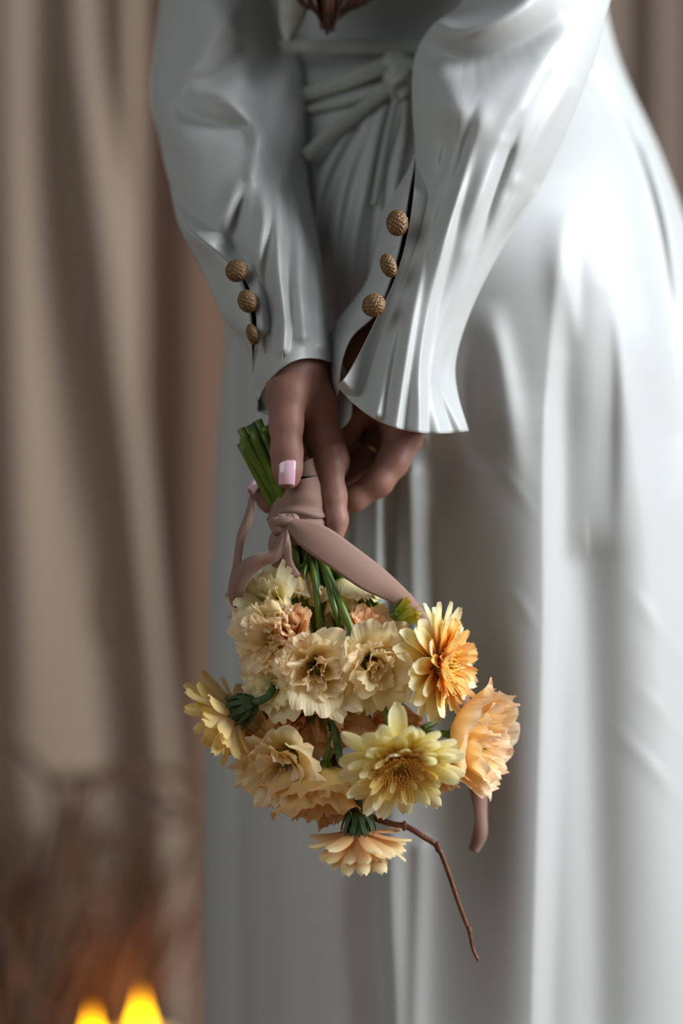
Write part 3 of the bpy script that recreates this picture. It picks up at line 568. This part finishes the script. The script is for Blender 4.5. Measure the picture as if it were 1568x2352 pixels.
# --- gerbera-like chrysanthemums
def ray_petal(L, W, lift, curl, cup, v0=0.0):
    nv, nu = 10, 5; V = []; U = []
    for i in range(nv):
        v = (i/(nv-1))**.8; w = W*(0.34+0.70*math.sin(math.pi*min(1, v*0.62+0.08)))*(1 if v < .78 else math.sqrt(max(0.10, 1-((v-.78)/.22)**2*0.88)))
        ang = lift+curl*v; x = L*v
        for j in range(nu):
            u = j/(nu-1)*2-1
            zc = cup*W*u*u-0.10*W*(1-abs(u))*(1 if abs(u) < .6 else 0)*-1+0.05*W*math.cos(u*6.3)
            V.append((x*math.cos(ang)-zc*math.sin(ang)*0, w*u, x*math.sin(ang)+zc)); U.append((u*.5+.5, v0+v*(1-v0)))
    return mesh('petal', V, gridf(nv, nu), uv=U)
GM = dict(warm=(petalmat('gerbera_ray_warm', [(0.0, (0.90, 0.42, 0.06)), (0.4, (0.95, 0.66, 0.20)), (0.7, (0.97, 0.88, 0.48)), (1.0, (0.97, 0.92, 0.68))], .4, .45), petalmat('gerbera_inner_warm', [(0.0, (0.85, 0.34, 0.03)), (0.5, (0.95, 0.55, 0.12)), (1.0, (0.97, 0.74, 0.34))], .35)),
          lemon=(petalmat('gerbera_ray_lemon', [(0.0, (0.90, 0.60, 0.08)), (0.35, (0.93, 0.78, 0.22)), (0.75, (0.97, 0.91, 0.52)), (1.0, (0.97, 0.94, 0.68))], .4, .45), petalmat('gerbera_inner_lemon', [(0.0, (0.62, 0.32, 0.02)), (0.5, (0.88, 0.58, 0.10)), (1.0, (0.93, 0.80, 0.32))], .35)),
          peach=(petalmat('gerbera_ray_peach', [(0.0, (0.86, 0.42, 0.14)), (0.4, (0.92, 0.58, 0.26)), (0.8, (0.94, 0.74, 0.42)), (1.0, (0.92, 0.82, 0.50))], .4, .5), petalmat('gerbera_inner_peach', [(0.0, (0.80, 0.34, 0.05)), (1.0, (0.94, 0.66, 0.26))], .35)),
          straw=(petalmat('gerbera_ray_straw', [(0.0, (0.90, 0.68, 0.32)), (0.5, (0.94, 0.78, 0.42)), (1.0, (0.94, 0.74, 0.30))], .4, .5), petalmat('gerbera_inner_straw', [(0.0, (0.80, 0.40, 0.05)), (1.0, (0.92, 0.62, 0.16))], .35)))
discm = mat('green_gold_disc', (0.30, 0.26, 0.03), 0.6); noisecol(discm, (0.16, 0.16, 0.015), (0.42, 0.32, 0.05), 300)
floretm = mat('gold_florets', (0.85, 0.50, 0.08), 0.5)
def gerbera(px, py, y, d, col, rad, label, roll=0.0, via=None, lifts=(-6, 8, 24, 40, 58), face=True):
    d = Vector(d).normalized(); t = thing('gerbera', P(px, py, y), label, 'flower', BG); t.matrix_basis = Matrix.Translation(t.location) @ frame(d, roll)
    ray, inn = GM[col]; k = rad/.037
    lay = [(19, .036, .0058, lifts[0], -6, .30, ray, .0035, -.004), (18, .033, .0055, lifts[1], -4, .30, ray, .0035, -.002), (24, .026, .0042, lifts[2], -6, .40, inn if col == 'warm' else ray, .0045, -.0005), (30, .0195, .0028, lifts[3], -14, .45, inn, .0055, .0005), (30, .0135, .0020, lifts[4], -22, .5, inn, .0050, .001)]
    for li, (n, L, W, lf, cu, cup, m, r0, z0) in enumerate(lay):
        vs = []
        for q in range(3):
            me = ray_petal(L*k*(1, .94, 1.05)[q], W*k*(1, 1.08, .93)[q], R_(lf+(-4, 3, 6)[q]), R_(cu+(-6, 4, 10)[q]), cup*(1, .7, 1.3)[q]); me.materials.append(m); vs.append(me)
        for j in range(n):
            o = link('petal', vs[random.randrange(3)], None, t); a = 2*math.pi*(j+.5*(li % 2))/n+random.uniform(-.09, .09)
            o.matrix_basis = Matrix.Rotation(a, 4, 'Z') @ Matrix.Translation((r0*k, 0, z0*k)) @ Matrix.Rotation(random.uniform(-.09, .07), 4, 'Y') @ Matrix.Rotation(random.uniform(-.25, .25), 4, 'X')
    V, F = lathe([(.0005, .0045*k), (.003*k, .0045*k), (.006*k, .003*k), (.0075*k, .000), (.006*k, -.004*k), (.0005, -.007*k)][::-1], 24); link('disc', mesh('disc', V, F), discm, t)
    parts = []
    for j in range(120):
        rr = .0015*k+.0085*k*math.sqrt(j/120); a = R_(137.5)*j; h = (.003+.005*(rr/(.0085*k)))*k
        b = Vector((rr*math.cos(a), rr*math.sin(a), .0035*k-rr*.25)); tp = b+Vector((math.cos(a)*h*.45, math.sin(a)*h*.45, h))
        parts.append(tube([tuple(b), tuple((b+tp)/2), tuple(tp)], [.0005*k, .0005*k, .0009*k], 5, 4))
    V, F, U = joinm(parts); o = link('florets', mesh('florets', V, F), floretm, t); o['kind'] = 'stuff'
    V, F = lathe([(.0025*k, -.016*k), (.0065*k, -.012*k), (.0088*k, -.007*k), (.0090*k, -.002*k)], 20); link('calyx', mesh('calyx', V, F), sepm, t)
    me = []
    for q in range(2):
        nv, nu = 7, 3; V = []
        for i in range(nv):
            v = i/(nv-1); w = .0022*k*(1-v**2.2)+.0001
            for jn in range(nu):
                u = jn-1; V.append(((.0030+.0088*math.sin(v*1.4))*k, w*u, (-.0155+.0175*v**1.25)*k+(-.0004 if u else 0)*k-(.0012*v*q*k)))
        mm = mesh('sepal', V, gridf(nv, nu)); mm.materials.append(sepm); me.append(mm)
    for j in range(22):
        o = link('sepal', me[j % 2], None, t); o.matrix_basis = Matrix.Rotation(2*math.pi*j/22, 4, 'Z') @ Matrix.Scale(1+.18*(j % 2), 4) @ Matrix.Rotation(random.uniform(-.1, .1), 4, 'Y')
    mk_stem(t, t.location-d*.014*k, d, .0024, via, sepm if col in ('peach', 'straw') else stemm)
    return t
gerbera(1012, 1525, -.008, (.88, -.46, -.02), 'warm', .0375, 'golden yellow gerbera with an orange centre, turned to the right beside the dress', 0.2, P(880, 1405, .02), lifts=(-4, 8, 30, 48, 66))
gerbera(915, 1752, -.038, (.14, -.74, -.64), 'lemon', .0390, 'large lemon yellow gerbera facing the viewer low in the bouquet, below the golden one', 0.1, P(800, 1430, -.012), lifts=(4, 12, 26, 40, 58))
gerbera(535, 1640, .000, (-.78, .30, -.48), 'straw', .0345, 'straw yellow gerbera at the left end, seen from behind with dark green sepals', 0.7, P(640, 1480, .045), lifts=(14, 20, 40, 55, 70))
gerbera(824, 1915, -.010, (.05, .12, -1.0), 'peach', .0330, 'pale peach gerbera hanging face down at the bottom tip of the bouquet', 0.3, P(775, 1720, -.002), lifts=(26, 38, 50, 62, 74))
LL = lisianthus
LL(728, 1545, -.030, (.02, -1, -.12), 'open', 'cream', 1.02, 'cream lisianthus with blush ruffled edges facing straight out at the middle of the bouquet', 0.4)
LL(866, 1540, -.026, (.22, -.9, -.32), 'open', 'cream', 1.0, 'cream lisianthus right of the central one, touching the golden gerbera', 2.0)
LL(618, 1470, -.018, (-.45, -.8, .10), 'half', 'cream', .92, 'ruffled cream lisianthus at upper left, opening to the left', 1.0)
LL(668, 1440, -.022, (-.1, -.75, .55), 'half', 'peach', .62, 'small blush lisianthus tucked above the central bloom', 3.0)
LL(625, 1568, -.012, (-.5, -.75, -.25), 'open', 'pale', .82, 'pale yellow lisianthus at the left, below the ruffled one opening left', 2.2)
LL(602, 1378, -.006, (-.50, -.75, .30), 'open', 'pale', .88, 'creamy white lisianthus nearest the hanging ribbon loop', 0.3)
LL(567, 1425, .012, (-.9, -.1, -.3), 'half', 'peach', .62, 'small peach lisianthus peeking out at the left behind the creamy white one', 0.9)
LL(695, 1345, .008, (-.15, -.25, -1), 'cup', 'cream', .72, 'narrow cream lisianthus hanging just under the ribbon, left of the stems', 0.9)
LL(800, 1385, .016, (.25, -.15, -.9), 'bowl', 'pale', .72, 'pale cup shaped lisianthus behind the bare green stems', 0.2)
LL(845, 1440, .000, (.35, -.65, .45), 'half', 'peach', .68, 'peach lisianthus just right of the lower stems', 1.4)
LL(905, 1470, .016, (.5, -.5, .25), 'half', 'cream', .66, 'cream lisianthus half hidden behind the golden gerbera, near the bud', 2.4)
LL(720, 1665, .004, (-.05, -.85, -.45), 'open', 'peach', .98, 'shaded peach lisianthus directly below the central cream bloom', 0.5)
LL(815, 1650, .018, (.05, -.35, -.95), 'cup', 'peach', 1.05, 'dim peach lisianthus hanging between central bloom and lemon gerbera', 1.8, P(770, 1405, -.010))
LL(900, 1640, .026, (.2, -.3, -.9), 'half', 'peach', .9, 'dark amber lisianthus deep between the two big yellow gerberas', 0.1)
LL(620, 1660, .016, (-.2, -.35, .85), 'bowl', 'yellow', .85, 'olive yellow lisianthus beside the dark sepals of the straw gerbera', 0.4)
LL(640, 1768, -.016, (-.35, -.8, -.40), 'open', 'cream', 1.08, 'wide open cream lisianthus at lower left, under the straw gerbera', 2.7)
LL(735, 1850, -.004, (-.12, -.25, -1), 'bowl', 'yellow', 1.08, 'honey yellow lisianthus hanging downward beside the bottom gerbera', 1.2)
LL(780, 1800, .024, (.2, -.3, -.8), 'half', 'peach', .95, 'shaded amber lisianthus behind the stem of the bottom gerbera', 1.2, P(730, 1400, -.006))
LL(1125, 1705, -.002, (.88, -.42, -.14), 'bowl', 'apricot', 1.10, 'apricot lisianthus standing out alone at the right end of the bouquet', 0.6, P(985, 1600, .03))
LL(985, 1785, .022, (.3, -.2, -.85), 'half', 'yellow', .85, 'yellow lisianthus peeking out below the lemon gerbera', 0.6)
LL(752, 1395, .030, (.1, -.7, -.3), 'half', 'pale', .85, 'pale yellow lisianthus deep behind the bare stems, above the central bloom', 1.1)
LL(655, 1322, .022, (-.5, -.4, .3), 'half', 'cream', .62, 'small cream lisianthus directly under the short hanging ribbon end', 1.7)
# bud
bd = Vector((.85, -.2, .35)).normalized(); t = thing('lisianthus_bud', P(903, 1414, .010), 'green and yellow lisianthus bud under the long ribbon tail', 'flower bud', BG); t.matrix_basis = Matrix.Translation(t.location) @ frame(bd, .4)
for k in range(6):
    me = lis_petal(.017, .0065, R_(38), R_(2+5*(k % 2)), .0010, 900+k); me.materials.append(budm); o = link('petal', me, None, t); o.matrix_basis = Matrix.Rotation(k*1.047, 4, 'Z')
V, F = lathe([(.0008, -.006), (.003, -.004), (.0042, .001), (.003, .004)], 12); link('calyx', mesh('calyx', V, F), stemm, t)
mk_stem(t, t.location-bd*.005, bd, .0024, P(820, 1350, .02))
# ------------------------------------------------------------------ ribbon
rb = thing('ribbon', P(690, 1180, -.006), 'dusty taupe ribbon knotted around the stems with long trailing ends', 'ribbon')
rb_inv = rb.location.copy()
def rstrip(name, pairs, bulge=.003, n=46, label=None, th=.0009):
    V, F, U = strip(pairs, n, 11, bulge); o = link(name, mesh(name, [Vector(v)-rb_inv for v in V], F, uv=U), ribm); o.parent = rb
    s = o.modifiers.new('thickness', 'SOLIDIFY'); s.thickness = th; s.offset = 0
    if label: o['label'] = label
    return o
def wrap(rws, st, yc=.012, dep=.019, n=44, m=60):
    A = crom([(*a, *b) for a, b in rws], n); th = np.linspace(math.pi*1.12, -math.pi*.12, m); V = []; PX = np.zeros((n, m)); PY = np.zeros((n, m))
    tb = np.linspace(math.pi*1.12, 2*math.pi-math.pi*.12+0, m//2)[1:-1]
    c = np.cos(th)/np.cos(math.pi*.12)*0.93; 
    for i in range(n):
        L = A[i, :2]; R = A[i, 2:]; mid = (L+R)/2; h = (R-L)/2
        PX[i] = mid[0]+h[0]*np.cos(th); PY[i] = mid[1]+h[1]*np.cos(th)
    y = yc-dep*np.sin(th)[None, :]-strokes(PX, PY, st); k = S*(D+y)/D
    V = np.stack([(PX-784)*k, y, ZC+(1176-PY)*k], -1)
    tb = np.linspace(-math.pi*.12, -math.pi*.88, 20)[1:-1]; Vb = []
    PXb = (A[:, 0]+A[:, 2])[:, None]/2+(A[:, 2]-A[:, 0])[:, None]/2*np.cos(tb); PYb = (A[:, 1]+A[:, 3])[:, None]/2+(A[:, 3]-A[:, 1])[:, None]/2*np.cos(tb)
    yb = np.repeat((yc-dep*np.sin(tb))[None, :], n, 0); kb = S*(D+yb)/D; Vb = np.stack([(PXb-784)*kb, yb, ZC+(1176-PYb)*kb], -1)
    V = np.concatenate([V, Vb], 1); return V.reshape(-1, 3), gridf(n, V.shape[1], True)
def rwrap(rws, st, **k):
    V, F = wrap(rws, st, **k); o = link('wrap', mesh('wrap', V-np.array(rb_inv), F), ribm); o.parent = rb; s = o.modifiers.new('t', 'SOLIDIFY'); s.thickness = .001; s.offset = 0
rwrap([((672, 1075), (722, 1048)), ((655, 1098), (738, 1092))], [], yc=.019, dep=.015, n=20)
rwrap([((656, 1108), (732, 1092)), ((640, 1135), (743, 1122)), ((624, 1168), (748, 1160)), ((613, 1196), (753, 1188))], [([(640, 1150), (700, 1140), (740, 1150)], 1.2, 16, 12), ([(616, 1200), (640, 1178), (690, 1176), (750, 1188)], 3.0, 8, 8)], yc=.019, dep=.021)
rwrap([((617, 1196), (750, 1190)), ((622, 1215), (757, 1210)), ((640, 1235), (765, 1238)), ((655, 1250), (770, 1256))], [([(690, 1205), (740, 1200)], 2.0, 8, 8), ([(680, 1225), (750, 1225)], -1.5, 8, 8)], yc=.019, dep=.021)
# knot: small twisted folds gathered at the front
kparts = [ellipsoid(P(655, 1197, -.013), (.0075, .005, .0042), 28, 18, lambda t, q: .15*math.sin(3*t+2*q)), ellipsoid(P(640, 1206, -.011), (.0065, .005, .0062), 28, 18, lambda t, q: .15*math.sin(4*t+q)), ellipsoid(P(671, 1193, -.013), (.0045, .004, .0036), 24, 16, lambda t, q: .1*math.sin(4*q))]
V, F, U = joinm(kparts); o = link('knot', mesh('knot', [Vector(v)-rb_inv for v in V], F), ribm); o.parent = rb
rstrip('tail', [((655, 1208, -.015), (675, 1190, -.016)), ((692, 1256, -.020), (748, 1210, -.017)), ((760, 1306, -.019), (815, 1256, -.013)), ((832, 1354, -.012), (882, 1308, -.005)), ((900, 1384, .002), (935, 1358, .006)), ((958, 1420, .020), (968, 1398, .022)), ((1010, 1500, .04), (1030, 1480, .04)), ((1040, 1600, .046), (1072, 1580, .046)), ((1055, 1700, .046), (1090, 1700, .046)), ((1075, 1800, .044), (1115, 1795, .044)), ((1090, 1870, .042), (1117, 1870, .046)), ((1085, 1915, .044), (1117, 1920, .046)), ((1076, 1948, .048), (1096, 1958, .05))], .0018, 110, 'long taupe ribbon tail')
rstrip('tail', [((650, 1205, -.012), (662, 1212, -.012)), ((625, 1262, -.014), (645, 1278, -.014)), ((580, 1275, -.014), (605, 1302, -.012)), ((545, 1300, -.010), (575, 1330, -.010)), ((525, 1350, -.004), (560, 1360, -.006)), ((530, 1385, .004), (556, 1392, .002)), ((548, 1395, .012), (566, 1410, .010))], .003, 60)
rstrip('tail', [((574, 1140, .012), (582, 1146, .010)), ((562, 1185, .004), (582, 1188, .002)), ((545, 1230, .002), (562, 1240, -.002)), ((537, 1290, .002), (552, 1300, -.004)), ((526, 1340, .004), (545, 1350, .0)), ((524, 1372, .006), (542, 1378, .003))], .002, 50)
rstrip('tail', [((628, 1215, -.004), (662, 1225, -.006)), ((617, 1245, -.004), (668, 1255, -.008)), ((620, 1280, .0), (672, 1290, -.004)), ((628, 1320, .006), (690, 1320, .004))], .005, 30)
# ------------------------------------------------------------------ twigs
def twig(pts, r0, r1, label, nodes):
    t = thing('twig', P(*pts[0]), label, 'twig', 'willow twigs in the bouquet'); A = [tuple(P(*p)-t.location) for p in pts]
    V, F, U = tube(A, [r0, r0*.8, r1], 9, 60); link('bark_stem', mesh('bark_stem', V, F), twigm, t)
    for px, py, y, s in nodes:
        V, F, U = ellipsoid(P(px, py, y)-t.location, (.0017*s, .0016*s, .0028*s), 14, 10, lambda a, b: .12*math.sin(3*b+4*a)); link('leaf_node', mesh('leaf_node', V, F), twigm, t)
twig([(760, 1700, .03), (800, 1830, .012), (850, 1874, .006), (900, 1892, .004), (932, 1898, .004), (972, 1922, .004), (1005, 1946, .004), (1028, 2000, .005), (1048, 2060, .006), (1066, 2110, .007), (1078, 2142, .008), (1086, 2180, .008), (1098, 2206, .008)], .0022, .0011, 'curved reddish brown twig reaching down right past the bottom gerbera', [(928, 1897, .003, 1.1), (1005, 1945, .003, 1.2), (1043, 2043, .005, .9), (1078, 2138, .006, 1.0)])
twig([(640, 1420, .04), (590, 1480, .03), (574, 1530, .022), (580, 1570, .02), (592, 1610, .018), (615, 1650, .02)], .0014, .001, 'short thin dark twig curving along the left rim, above the straw gerbera', [(574, 1532, .021, .6)])
